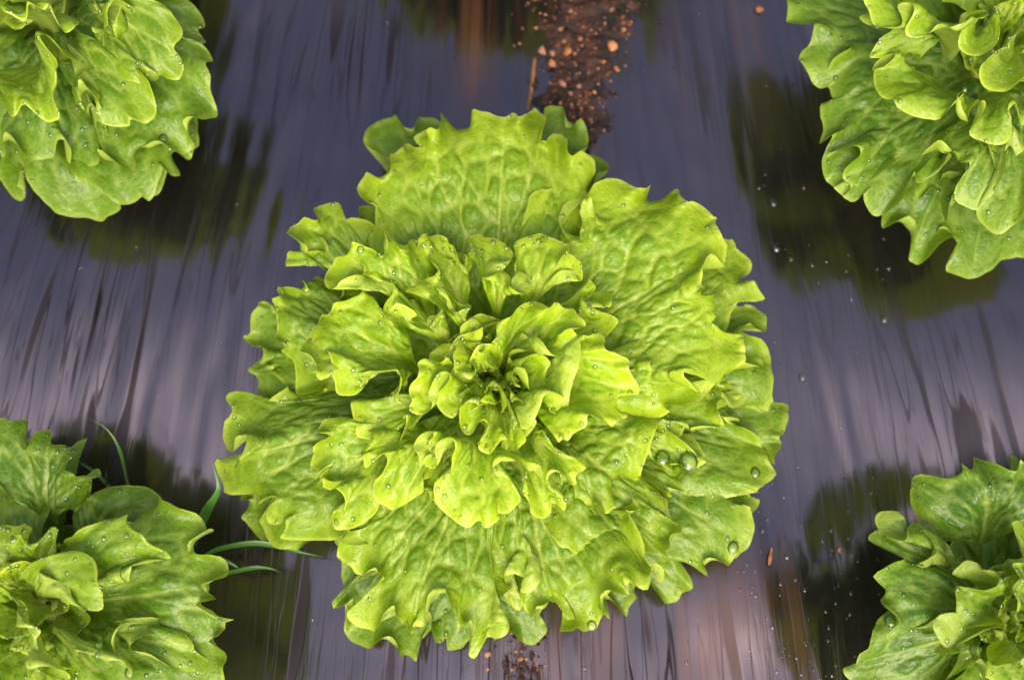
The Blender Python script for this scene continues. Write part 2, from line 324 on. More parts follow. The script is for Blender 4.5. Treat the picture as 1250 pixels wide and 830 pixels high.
# plant: list of (margin trace, margin height cm, tone 0 lime heart .. 1 green outer, bulge cm)
MAIN = [
 # outermost, low
 ('z1 180,250 120,215 72,190 88,120 130,88 185,76 240,78 270,68 320,68 352,100 360,160', 3.5, 1.0, 1.2),
 ('z1 740,110 760,75 800,62 860,88 898,130 908,200 870,235 860,200', 3.5, 1.0, 1.0),
 ('z1 850,240 870,232 910,222 945,208 985,250 1000,300 950,330', 3.2, 1.0, 1.0),
 ('t8 300,160 270,150 235,92 195,75 165,85 170,112 130,140 108,190 105,240 45,270 80,325 130,348 175,350 192,400 172,475 125,455 90,415 125,385 200,470', 4.2, 0.95, 1.5),
 ('t8 110,475 125,530 150,590 160,650 200,697 240,718 310,690 420,690 510,710', 3.5, 1.0, 1.5),
 ('u3 420,100 330,110 270,80 215,38 165,28 135,65 152,115 150,190 115,250 110,310 132,375 150,402 178,330 215,350 258,365 267,420 240,485 205,512 165,485 180,440 130,437 80,460 45,520 45,590 75,660 110,730 180,780 225,787 290,768 345,768 365,800 z4 225,630 255,642 300,633 322,620 322,655 300,690', 5.2, 0.75, 1.8),
 ('z4 215,600 212,640 245,695 262,712 340,745 378,728 405,712 440,680 455,690 445,720 465,770', 3.5, 0.9, 1.0),
 ('z4 110,590 135,610 155,650 182,690 212,697 240,660', 2.6, 1.0, 1.0),
 ('u7 270,310 190,330 125,390 72,430 65,490 95,560 145,600 180,620', 3.0, 1.0, 1.2),
 ('u7 140,560 147,620 155,655 200,690 260,710 330,690 360,720 385,760 430,775 470,750 530,780 542,710 565,665 600,640', 2.6, 1.0, 1.2),
 ('u7 560,640 600,655 640,655 690,672 718,660 728,716 775,710 820,690', 2.8, 1.0, 1.2),
 ('u8 10,660 20,685 75,682 130,688 200,684 240,652 258,622 235,595 200,590', 2.6, 1.0, 1.0),
 ('u8 530,560 545,582 592,580 628,560 640,512 662,480 676,458 650,430', 2.6, 1.0, 1.0),
 ('t6 745,470 780,450 815,475 825,505 850,515 882,545 915,570 935,620 965,682 945,710 900,725 895,762 930,795 t7 940,140 995,165 960,176 920,168 880,150 860,185', 5.0, 0.7, 1.4),
 ('t7 820,210 880,185 940,195 985,235 1022,290 1025,350 1005,405 960,405 938,380 925,350 890,350', 4.2, 0.85, 1.2),
 ('t7 920,430 960,440 985,475 1030,530 1047,580 1042,640 1050,720 1055,820 u6 1050,40 1000,80', 3.8, 0.9, 1.4),
 ('t7 925,425 972,480 982,560 962,625 940,665 880,675 825,700 790,745 805,775 870,787 935,780 942,720', 5.0, 0.7, 1.2),
 ('u6 990,110 1040,60 1080,48 1130,50 1182,65 1155,112 1150,180 1130,250 1098,295 1122,320 1110,380 1060,428 1030,400', 3.6, 0.9, 1.3),
 ('u6 880,215 930,205 965,245 990,310 1020,350 1022,420 1065,480 1040,530 980,560 920,590 895,610', 4.6, 0.8, 1.4),
 ('u6 895,600 930,660 990,675 992,722 950,780 935,792 u8 1150,80 1172,130 1192,185 1172,238 1130,270 1060,290', 4.0, 0.9, 1.4),
 ('u8 1120,75 1160,100 1170,170 1130,240 1085,300 1050,325 1005,330 960,362 905,350', 4.6, 0.85, 1.3),
 ('u8 960,350 905,350 888,385 917,432 862,460 842,497 780,495 768,462 700,440 660,420', 3.4, 0.95, 1.2),
 # second layer
 ('t2 130,650 60,620 38,585 60,550 120,505 185,482 235,455 250,400 285,360 312,330 308,280 345,265 378,305 425,322 462,285 430,265 385,255 425,208 465,190 495,215 500,250 545,190 545,130 570,75 620,40 660,30 705,60 740,100 790,105 850,105 920,115 990,135 1040,105 1075,125 1085,155 1130,120 1150,60 1170,35 1200,75 1230,120 t3 352,150 360,200 380,280 425,250 460,230 465,290 462,335 490,370 525,395 580,395 630,420 645,480 640,530 590,580', 7.0, 0.45, 1.6),
 ('t2 230,580 195,545 210,510 215,580 270,600 315,635 335,670 310,700 245,690', 7.4, 0.45, 0.8),
 ('t1 790,260 803,205 850,185 870,205 930,170 1000,165 1050,175', 5.6, 0.65, 1.2),
 ('t1 720,580 560,570 545,540 550,500 600,430 645,380 630,330 580,312 530,335 515,390 512,450 490,525 470,550 455,480 455,400 460,340 480,280 510,255 515,210 545,175 600,170 640,120 690,108 730,128 815,135 810,190 830,260', 6.6, 0.55, 1.5),
 ('t8 490,640 430,630 390,640 350,590 380,510 385,475 345,450 320,380 300,320 330,250 310,180 300,140 280,130 283,80 300,10 t1 440,750 400,690 397,640 420,600 470,575 540,580', 6.0, 0.65, 1.5),
 ('u4 365,215 300,120 240,170 200,165 195,105 120,150 60,220 35,290 15,340 15,430 65,435 35,500 45,590 110,640 145,600 210,555 250,590 260,650 240,705 190,695 185,760 230,790', 8.4, 0.35, 1.4),
 ('u4 185,740 225,790 u7 135,20 150,48 205,62 245,90 245,140 200,155 150,125 95,110 62,145 75,185 125,230 170,245 175,295 220,305 290,310 345,345 362,392 330,395 290,390 270,455 200,490 155,462 142,510 165,550 220,585 290,595 360,600 420,585 478,580 490,605 515,640 560,635 578,620 530,590 520,560 580,570 620,545 665,535 700,510 760,510 785,545 770,610 785,660 830,690 860,740 885,745 905,690 940,640 980,660 1030,660 1060,630 1065,590 1040,560 990,565 930,605 960,480', 6.4, 0.55, 1.8),
 ('u8 10,440 45,470 75,520 115,530 130,480 90,470 73,415 85,380 140,385 220,392 265,395 280,440 230,400 180,440 135,480 150,545 180,585 240,575 290,587 330,570 385,550 340,600 328,635 375,647 420,620 450,615 500,627 530,580 540,540 590,500 602,460 580,430 610,405 680,435 720,400 775,380 730,370 700,330 660,270', 6.6, 0.55, 1.8),
 ('u6 400,600 395,660 390,720 430,780 490,822 u8 800,110 850,135 877,155 840,190 825,225 842,250 825,287 780,280 700,270 640,255 560,250 490,250 440,277 390,260 300,220', 6.6, 0.55, 1.6),
 ('u6 400,80 395,160 300,250 245,440 238,490 225,560 190,640 130,700 60,755 0,770 u5 1190,665 1130,655 1050,630 1010,615 960,600 925,560', 7.6, 0.45, 1.4),
 ('u6 770,-10 760,60 745,140 720,230 680,250 640,272 590,257 565,225 575,180 555,170 530,215 492,245 478,284 420,272 350,238 370,180', 7.0, 0.45, 1.2),
 ('u6 350,238 300,258 285,310 300,380 320,440 380,470 420,500 500,490 560,460 620,410 657,385 620,380 570,350 510,320 490,270', 6.5, 0.35, 0.4),
 ('u6 655,385 612,440 580,490 575,552 520,572 470,580 492,612 472,682 430,640 395,655 300,560', 5.8, 0.6, 1.0),
 ('t3 200,740 210,700 225,650 270,605 335,595 400,555 470,530 520,535 560,570 590,600 610,650 540,685 470,710 450,770 480,805 t5 620,130 700,120 760,150 820,185 880,180 925,130 928,50 t3 825,720 790,660 700,655 620,655 590,620 600,570 640,530 680,505 730,475 790,465 835,465 880,500 920,525 1000,515 1050,480 1100,475 1130,525 1160,555 1195,560 1190,610 1180,640 1200,680 t6 470,265 540,265 590,285 625,325 675,335 655,365 670,410 700,450 745,465 770,490 765,540 750,610 720,680 690,680 620,680 560,720 548,780 t7 550,110 590,155 640,175 725,185 712,140 720,105 760,150 795,220 795,290 775,310 820,330 870,380 905,440 900,510 865,540 860,590 835,650 800,740 760,720 710,660 650,625 590,635 525,645 505,690 540,760 575,805 630,795 665,735 690,690', 8.2, 0.38, 1.8),
 # third layer
 ('t8 990,670 1030,705 1070,710 1105,670 1095,620 1060,570 1000,570 930,590 870,610 820,595 795,560 787,490 780,540 790,600 785,660 740,690 660,685 630,620 620,520 615,430 590,385 545,380 515,430 525,500 552,550 540,575 480,560 435,530 440,470 455,420 435,395 450,350 475,290 480,240 505,210 515,160 560,140 600,150 640,140 680,90 740,50 800,32 870,55 915,100 940,165 990,170', 10.0, 0.22, 1.4),
 ('t8 1000,665 940,650 870,640 810,650 775,690 768,760 778,825 u4 345,100 350,140 385,180 440,195 500,207 560,180 620,120 655,100 672,150 650,210 600,257 550,260 505,225', 10.2, 0.2, 1.0),
 ('u4 365,215 430,235 432,290 390,310 330,300 390,350 440,345 425,410 445,350 470,330 505,370 515,420 490,465 440,505 440,560 470,620 520,650 570,675 630,655 670,625 700,595 742,555 735,500', 9.4, 0.25, 1.2),
 ('u4 700,570 715,590 740,555 785,560 800,600 830,570 850,640 800,660 750,680 715,650', 8.4, 0.3, 0.6),
 ('t4 330,690 265,695 225,690 195,620 215,560 265,530 285,490 265,450 220,430 160,430 120,450 110,420 150,360 130,325 70,330 45,380 40,450 0,530 t1 830,690 775,710 740,680 705,590 740,545 790,490 850,465 900,410 960,420 985,440 t4 165,320 165,260 190,205 250,175 335,165 330,220 335,275 375,305 400,270 400,220 455,190 500,215', 10.2, 0.2, 1.2),
 ('t4 460,220 490,170 472,115 530,125 575,115 600,145 630,150 627,190 680,190 715,225 725,265', 10.6, 0.15, 0.8),
 ('t4 420,580 445,540 480,510 500,460 560,440 592,402 560,370 525,288 590,240 640,275 665,300 680,240 710,230 750,270 787,300 790,330', 11.2, 0.15, 0.8),
 ('t4 250,750 300,705 355,690 375,745 415,785 450,750 445,690 405,660 430,620 470,600 490,660 530,700 610,705 510,720 505,780 550,800 590,770 635,705 600,660', 11.0, 0.15, 0.8),
 ('t4 545,600 545,540 550,490 600,470 625,400 612,470 650,520 690,580 720,610 780,600 812,640 790,680 740,708 690,690 660,640 655,560 600,550', 12.0, 0.12, 0.6),
 ('t4 785,335 820,290 795,240 800,200 850,160 910,175 960,165 1010,190 1050,240 1072,300 1000,345 920,340 870,360 848,410 880,445 930,440 1000,390 1060,430 1065,490 1080,530 1130,560 1175,540 1182,490 1150,440 1090,435', 12.0, 0.08, 1.0),
 ('t5 240,440 235,380 250,320 228,210 300,170 370,150 430,150 470,190 530,220 575,245 565,300 558,355 575,290 600,310 650,325 685,320 692,370 697,440 675,465 655,430 630,395 540,420', 11.8, 0.1, 0.8),
 ('t5 560,600 650,540 655,510 680,495 740,522 800,460 830,458 842,500 830,570 842,668 800,660 780,610 720,565 690,568 720,640 800,700 920,750', 10.6, 0.2, 0.8),
 ('u2 700,180 760,140 795,100 800,50 830,28 880,60 915,100 942,108 957,180 935,205 900,230 898,268 940,308 922,370 880,400 863,360 868,310 800,250', 9.0, 0.3, 0.8),
 # heart
 ('u1 640,370 605,290 600,200 660,130 t5 135,750 180,720 230,695 255,640 310,600 370,590 420,640 450,660 500,605 560,630 650,640 670,700 702,745 600,775 u1 1130,100 1172,150 1165,200 1110,270 1050,297 990,270 950,200 930,140 962,60 930,58 893,110 907,190 870,240 820,265 765,290 770,340 800,377 830,330 870,270 920,255 975,275 1002,320 985,390 977,460 930,517 880,490 850,440 820,395 770,400 748,440 755,500 800,510', 12.6, 0.05, 0.6),
 ('u1 440,230 440,170 360,190 320,180 290,220 240,250 245,320 300,335 340,300 300,340 240,330 205,295 150,310 135,360 150,430 120,450 80,490 115,530 90,590 160,640 215,610 195,560 240,480 300,405 357,440 310,500 285,560 300,620 350,670 390,650 402,590 380,540 425,520', 12.2, 0.08, 0.6),
 ('u1 380,370 450,402 500,427 532,390 520,350 470,325 400,340 400,290 450,200 520,250 577,287 587,230 540,190 450,150 430,75 510,30 545,60 560,110 590,165 650,120', 12.0, 0.08, 0.5),
 ('u1 470,640 545,605 500,585 440,610 425,660 435,730 470,772 520,760 545,720 590,715 597,760 u5 390,130 370,175 318,205 330,240 385,267 430,220 470,195 517,200 520,240 478,270 475,297 540,302 592,290 575,250 640,180', 12.2, 0.06, 0.6),
 ('u1 640,620 585,560 590,490 620,465 660,500 725,560 720,600 690,640', 11.6, 0.12, 0.4),
 ('u1 580,480 590,430 650,420 690,410 685,350 640,355 570,380', 10.8, 0.2, 0.3),
 ('u1 770,540 740,585 800,555 850,600 860,665 905,690 880,745 815,803 735,775 740,740 775,690 740,630', 12.8, 0.03, 0.4),
 ('u2 90,650 150,640 200,520 240,440 300,428 355,450 367,520 345,582 325,540 340,600 440,230 440,80 480,60 510,55 545,30 600,50 622,90 600,112 615,150 680,150 720,170 782,185 770,260 800,310 842,360 835,412 800,420 780,480 740,560 680,590 650,627 610,600 570,570 515,570 510,620 490,650 450,665 400,690 370,727 335,710 300,730', 12.4, 0.03, 0.8),
 ('u5 760,120 805,200 830,260 880,290 965,300 1018,360 970,380 940,420 952,455 905,467 870,425 820,410 780,440 768,480 800,510 860,520 905,550 922,600 900,645 860,610 820,600 800,650 740,682 668,660 660,600 620,550 603,510 635,470 625,440', 11.6, 0.08, 0.8),
 ('u5 720,420 722,370 700,335 650,382 600,350 540,323 470,340 428,385 455,435 520,450 570,490 598,550 560,590 530,630 490,660 430,650 460,672 420,710 350,742 340,700 300,700 260,720 200,700 130,650 80,600 60,540 53,465 100,440 150,430 160,380 170,330 192,290 180,250 130,230 85,250 75,300 85,375 10,340 u4 800,340 785,390 855,427 780,300 840,250 847,215 790,198 730,220 703,270 720,340 725,410', 11.6, 0.1, 0.8),
]
UL = [
 ('c1 0,690 40,738 80,712 75,685 30,655', 3.0, 1.0, 1.0),
 ('c1 90,620 105,650 140,710 190,760 200,775 300,798 370,799 440,782 445,745 500,720 545,742 600,690', 3.5, 1.0, 1.4),
 ('c1 450,745 520,735 545,750 600,692 615,650 640,672 690,640 722,600 720,560 740,500', 4.2, 1.0, 1.2),
 ('c1 590,-40 700,-20 745,10 756,50 740,80 767,110 740,145 690,170', 5.2, 0.95, 1.2),
 ('c1 0,585 40,535 70,580 110,610 160,590 205,592 240,545 270,565 260,620 250,648 290,667 312,630 400,600', 4.6, 0.95, 1.5),
 ('c1 680,160 740,165 780,195 797,240 785,270 801,300 790,350 797,422 760,440 740,480 747,522 710,550 650,570 570,607 530,600 480,627 400,667 395,610 390,500 380,450', 5.6, 0.85, 1.6),
 ('c1 230,200 215,195 255,225 320,225 344,260 340,295 290,320 273,350 300,384 370,388 430,375 370,430 400,462 465,462 475,430 530,422 558,360 545,305 500,295', 8.0, 0.6, 1.2),
 ('c1 365,-10 375,40 405,85 420,120 460,137 517,115 510,95 488,90 490,60 530,30 570,13 620,35 660,75 682,120 675,170 690,200 697,230 680,270 645,300 650,345 625,367 595,340 600,290 570,268 540,302 500,300', 8.2, 0.6, 1.2),
 ('c1 400,90 408,60 450,25 500,28 512,65 560,10 520,-40', 9.0, 0.5, 0.6),
 ('c1 -120,350 -60,390 0,400 30,432 70,430 95,400 125,425 150,440 215,437 230,395 267,320 245,268 205,235 193,205 220,193 250,225', 9.0, 0.45, 1.4),
 ('c1 -60,60 0,30 30,65 60,70 105,82 145,40 200,60 230,40 240,120 290,80', 10.0, 0.4, 0.8),
]
UR = [
 ('c2 540,620 536,650 545,672 580,695 620,722 665,750 692,710 722,695', 3.2, 1.0, 1.2),
 ('c2 700,690 752,720 733,760 740,792 800,806 870,782 882,755 960,740 1020,700', 3.0, 1.0, 1.2),
 ('c2 265,-40 262,0 277,40 268,75 300,85 330,100 310,150 303,185 330,212 340,247 377,255 388,215', 5.0, 0.95, 1.4),
 ('c2 500,140 440,125 425,110 435,160 385,190 378,220 390,260 412,295 380,282 365,320 370,360 363,392 392,380 375,425 360,470 375,520 410,562 442,586 480,567 510,597 540,613 580,587 592,545 650,552 657,510', 5.8, 0.85, 1.8),
 ('c2 400,445 400,425 440,435 466,460 440,480 430,510 462,530 440,545 405,525', 6.4, 0.8, 0.5),
 ('c2 650,580 680,612 720,642 732,672 780,652 802,610 770,592 735,570 715,555', 6.0, 0.8, 1.0),
 ('c2 680,450 735,490 760,473 772,500 745,540 755,572 790,592 830,600 867,570 840,530 833,480 850,428 900,424 930,450 900,477 858,470 867,520 862,575 828,612 890,647 960,620 1000,560', 7.2, 0.7, 1.2),
 ('c2 510,165 550,150 577,165 555,185 523,195 518,230 540,267 580,287 610,312 650,332 700,347 722,330 760,310 735,300 742,345 770,362 800,320 832,330 825,360 803,388 890,400 912,370 890,345 930,325 960,360 1010,330', 9.0, 0.5, 1.3),
 ('c2 480,20 510,45 520,72 560,85 525,110 515,160 580,165', 8.6, 0.5, 0.8),
 ('c2 500,-30 508,40 520,72 557,87 580,40 592,8 622,25 627,60 613,95 650,102 690,75 730,97 745,110 790,85 832,70 790,50 790,110 830,130 885,100 900,60 870,40', 10.2, 0.4, 0.8),
 ('c2 1000,60 949,80 910,105 900,150 865,160 843,187 862,230 910,236 960,212 1000,220', 11.0, 0.35, 0.5),
]
BL = [
 ('c3 -60,120 0,85 40,73 78,85 75,120 110,120 140,93 147,125 182,130 205,128 217,160 238,155 205,208 215,222 255,193 277,235 240,252', 6.0, 0.8, 1.6),
 ('c3 215,300 245,240 270,255 287,287 320,263 360,275 400,283 442,300 458,330 440,370', 5.4, 0.85, 1.2),
 ('c3 400,370 450,325 500,308 550,320 577,350 592,390 627,405 605,430 612,470 652,500 667,540 680,570 648,602 687,605 692,640 702,660 660,692 687,715 687,760 640,802 620,860 560,900', 5.6, 0.75, 1.8),
 ('c3 250,400 320,378 370,363 402,390 420,430 470,440 490,465 470,482 420,490 385,500 387,537 360,537 347,510 365,480', 8.2, 0.6, 1.0),
 ('c3 330,770 345,700 370,680 430,670 460,653 467,690 440,720 413,752 440,797 500,810 570,797 584,760 550,742', 7.2, 0.6, 0.8),
 ('c3 0,440 5,420 60,395 100,388 150,370 187,400 192,440 150,462', 9.2, 0.5, 0.8),
 ('c3 80,497 130,470 180,458 222,468 252,500 267,540 302,572 302,612 260,622 218,600 205,550 160,530 110,512', 9.6, 0.5, 0.8),
 ('c3 230,760 300,778 360,773 407,800 392,840 330,880', 8.2, 0.6, 0.8),
 ('c3 -40,560 0,590 25,600 72,610 50,640 43,662 112,670 100,700 107,760 73,782 130,780 182,822 160,880', 9.6, 0.45, 0.8),
]
BR = [
 ('c4 560,630 515,700 512,727 488,742 490,780 452,790 490,832 540,870', 4.2, 0.95, 1.2),
 ('c4 700,260 688,230 690,170 702,138 740,113 790,108 822,130 840,152 870,130 900,98 940,120 970,130 995,125 1000,88 1060,95 1120,140', 6.2, 0.9, 1.8),
 ('c4 720,300 690,285 655,310 640,355 600,340 575,300 592,268 645,236 640,240 600,262 572,300 551,345 580,390 605,477 650,440 692,400 717,350 717,300', 7.0, 0.8, 0.8),
 ('c4 590,435 545,450 528,490 542,530 522,560 535,602 570,652 602,692 640,660 690,655 735,640 800,600', 6.8, 0.85, 1.2),
 ('c4 755,620 728,650 708,732 720,782 760,822 820,850', 7.2, 0.8, 1.2),
 ('c4 825,475 850,428 882,418 890,460 932,477 925,530 835,520 840,580 843,642 900,632 947,620 942,667 880,655 860,702 810,722 768,690 753,640 800,600', 8.4, 0.7, 0.8),
 ('c4 970,800 1012,758 1060,800 1100,840', 9.0, 0.6, 0.6),
 ('c4 1070,300 1028,318 1042,370 1018,440 1042,480 1018,522 1042,560 1013,600 1020,642 1060,632', 9.4, 0.6, 0.8),
]

# ------------------------------------------------------------------ leaf surfaces
def resample(P, n):
    # Catmull-Rom through the points, then even spacing
    Q = np.vstack([2*P[0]-P[1], P, 2*P[-1]-P[-2]])
    t = np.linspace(0, 1, 10, endpoint=False)[:, None]
    out = []
    for i in range(len(P)-1):
        a, b, c, e = Q[i:i+4]
        out.append(0.5*((2*b)+(c-a)*t+(2*a-5*b+4*c-e)*t*t+(3*b-a-3*c+e)*t**3))
    C = np.vstack(out+[P[-1:]])
    l = np.r_[0, np.cumsum(np.linalg.norm(np.diff(C, axis=0), axis=1))]
    s = np.linspace(0, l[-1], n)
    return np.stack([np.interp(s, l, C[:, k]) for k in range(C.shape[1])], 1), l[-1]

def gsmooth(P, sig):
    if sig < 0.3: return P.copy()
    k = int(3*sig)+1; x = np.arange(-k, k+1); g = np.exp(-0.5*(x/sig)**2); g /= g.sum()
    n = len(P)
    Q = np.vstack([2*P[0]-P[1:k+1][::-1] if n > k else np.repeat(P[:1], k, 0), P, 2*P[-1]-P[-k-1:-1][::-1] if n > k else np.repeat(P[-1:], k, 0)])
    return np.stack([np.convolve(Q[:, c], g, 'valid') for c in range(P.shape[1])], 1)

def rows(T):
    return 0.05+0.95*(1-(1-np.linspace(0, 1, T))**1.2)

def leaf_grid(margin, base, S, T, bulge, r, frill=1.0, depth=1.0):
    """margin: world polyline; returns (S,T,3) fan of the blade, meanders dying away towards the base"""
    M, length = resample(margin, S)
    # folds in the traced edge stand up: edge parts drawn inwards rise
    spm = S/length                                                     # samples per metre of edge
    Ms = gsmooth(M, 0.022*spm)
    axis = M.mean(0)-base; axis[2] = 0; axis /= (np.linalg.norm(axis)+1e-9)
    rad = M-base; rad[:, 2] = 0; rad /= (np.linalg.norm(rad, axis=1, keepdims=True)+1e-9)
    inw = -np.sum((M-Ms)*rad, 1)
    M = M.copy(); M[:, 2] += np.clip(1.25*inw, -0.010, 0.022)
    M[:, 2] += 0.005*noise1(S, max(3, int(length/0.040)), r)+0.0042*noise1(S, max(5, int(length/0.018)), r)+0.0014*noise1(S, max(5, int(length/0.008)), r)
    # fine frill: the edge also wanders in the plane of the blade
    fr = frill*(0.0040*noise1(S, max(4, int(length/0.021)), r)+0.0018*noise1(S, max(5, int(length/0.011)), r)+0.0006*noise1(S, max(7, int(length/0.0055)), r))
    M[:, :2] += rad[:, :2]*fr[:, None]
    tg = np.gradient(Ms, axis=0); tg /= (np.linalg.norm(tg, axis=1, keepdims=True)+1e-9)
    M += tg*(frill*(0.0042*noise1(S, max(5, int(length/0.015)), r)+0.0015*noise1(S, max(5, int(length/0.008)), r)))[:, None]
    M[:, 2] = np.maximum(M[:, 2], 0.004)
    levels = [0, 0.0016, 0.0045, 0.0095, 0.018, 0.030, 0.048, 0.07]
    # inner rows follow the nearest edge (soft minimum), so that notches stay open
    rel = M-base; rho = np.linalg.norm(rel[:, :2], axis=1)+1e-6
    def inner(sig):
        q = gsmooth(M, sig)
        if sig < 0.3: return q
        rq = q-base; rr = np.linalg.norm(rq[:, :2], axis=1)+1e-6
        rs = gsmooth((rho[:, None]/rho.mean())**-7.0, sig)[:, 0]
        rs = np.maximum(rs, 1e-3)**(-1/7.0)*rho.mean()
        q[:, :2] = base[:2]+rq[:, :2]*(np.minimum(rs, rr)/rr)[:, None]
        return q
    # the frill lives in the outer centimetres of the blade and dies away inwards
    rm = float(np.median(rho))
    dk = np.minimum(depth*np.array([0, .0026, .0062, .0115, .019,   .030, .050, rm/depth]), rm*np.array([0, .07, .16, .28, .42, .60, .80, 1.0]))
    st = np.stack([inner(min(l*spm, S*0.2)) for l in levels], 0)[::-1]; tk = (1-dk/rm)[::-1]
    t = rows(T)
    idx = np.clip(np.searchsorted(tk, t)-1, 0, len(tk)-2); f = ((t-tk[idx])/(tk[idx+1]-tk[idx]))
    f = f*f*(3-2*f)
    mm = st[idx]*(1-f)[:, None, None]+st[idx+1]*f[:, None, None]      # (T,S,3)
    P = base+(mm-base)*t[:, None, None]
    zr = 1-(1-t)**1.55                                                 # blades rise steeply and arch over
    P[:, :, 2] = base[2]+(mm[:, :, 2]-base[2])*zr[:, None] + bulge*(4*t*(1-t))[:, None]
    return P.transpose(1, 0, 2), length

def curl_edges(P, length, r, density):
    """roll stretches of the edge over, as the frills of the leaf do"""
    S, T, _ = P.shape; t = rows(T)
    n = r.poisson(density*length/0.06)
    for k in range(n):
        s0 = r.uniform(0.05, 0.95); wd = r.uniform(0.005, 0.0105)*S/length; t0 = 1-min(r.uniform(0.011, 0.021)/max(np.linalg.norm(P[S//2, -1]-P[S//2, 0]), .02), 0.4)
        phi = r.uniform(1.5, 3.6)*np.exp(-((np.arange(S)-s0*S)/wd)**4)
        j0 = int(np.searchsorted(t, t0)); 
        if T-j0 < 4: j0 = T-4
        A = P[:, j0]; out = P[:, -1]-A; L = np.linalg.norm(out, axis=1)+1e-6
        L = np.minimum(L, 0.020); out = out/(np.linalg.norm(out, axis=1, keepdims=True)+1e-9)
        tan = np.gradient(gsmooth(A, 3), axis=0); N = np.cross(tan, out); N /= (np.linalg.norm(N, axis=1, keepdims=True)+1e-9)
        i0 = int(np.clip(s0*S, 0, S-1)); N = gsmooth(np.where((N[:, 2:] < 0), -N, N), 4)
        sg = 1 if r.random() < 0.78 else -0.6
        w_ = np.clip(phi/0.4, 0, 1)[:, None]; w_ = w_*w_*(3-2*w_)
        ph = np.maximum(phi, 0.05)
        for j in range(j0+1, T):
            a = (t[j]-t[j0])/(1-t[j0]); Rr = L/ph
            Q = A+out*(Rr*np.sin(a*ph))[:, None]+sg*N*(Rr*(1-np.cos(a*ph)))[:, None]
            P[:, j] = P[:, j]*(1-w_)+Q*w_
    P[:, :, 2] = np.maximum(P[:, :, 2], 0.003)
    return P

def up2(A):
    """double the grid resolution (S,T,...) with cubic in-betweens"""
    for ax in (0, 1):
        A = np.moveaxis(A, ax, 0); n = len(A)
        Q = np.concatenate([2*A[:1]-A[1:2], A, 2*A[-1:]-A[-2:-1]])
        mid = (-Q[:-3]+9*Q[1:-2]+9*Q[2:-1]-Q[3:])/16
        out = np.empty((2*n-1,)+A.shape[1:], A.dtype); out[::2] = A; out[1::2] = mid
        A = np.moveaxis(out, 0, ax)
    return A

def segdist(V, segs):
    a = segs[:, 0][None]; b = segs[:, 1][None]; d = b-a
    v = V[:, None]-a; u = np.clip((v*d).sum(2)/((d*d).sum(2)+1e-12), 0, 1)
    return np.sqrt((((v-d*u[..., None])**2).sum(2)))

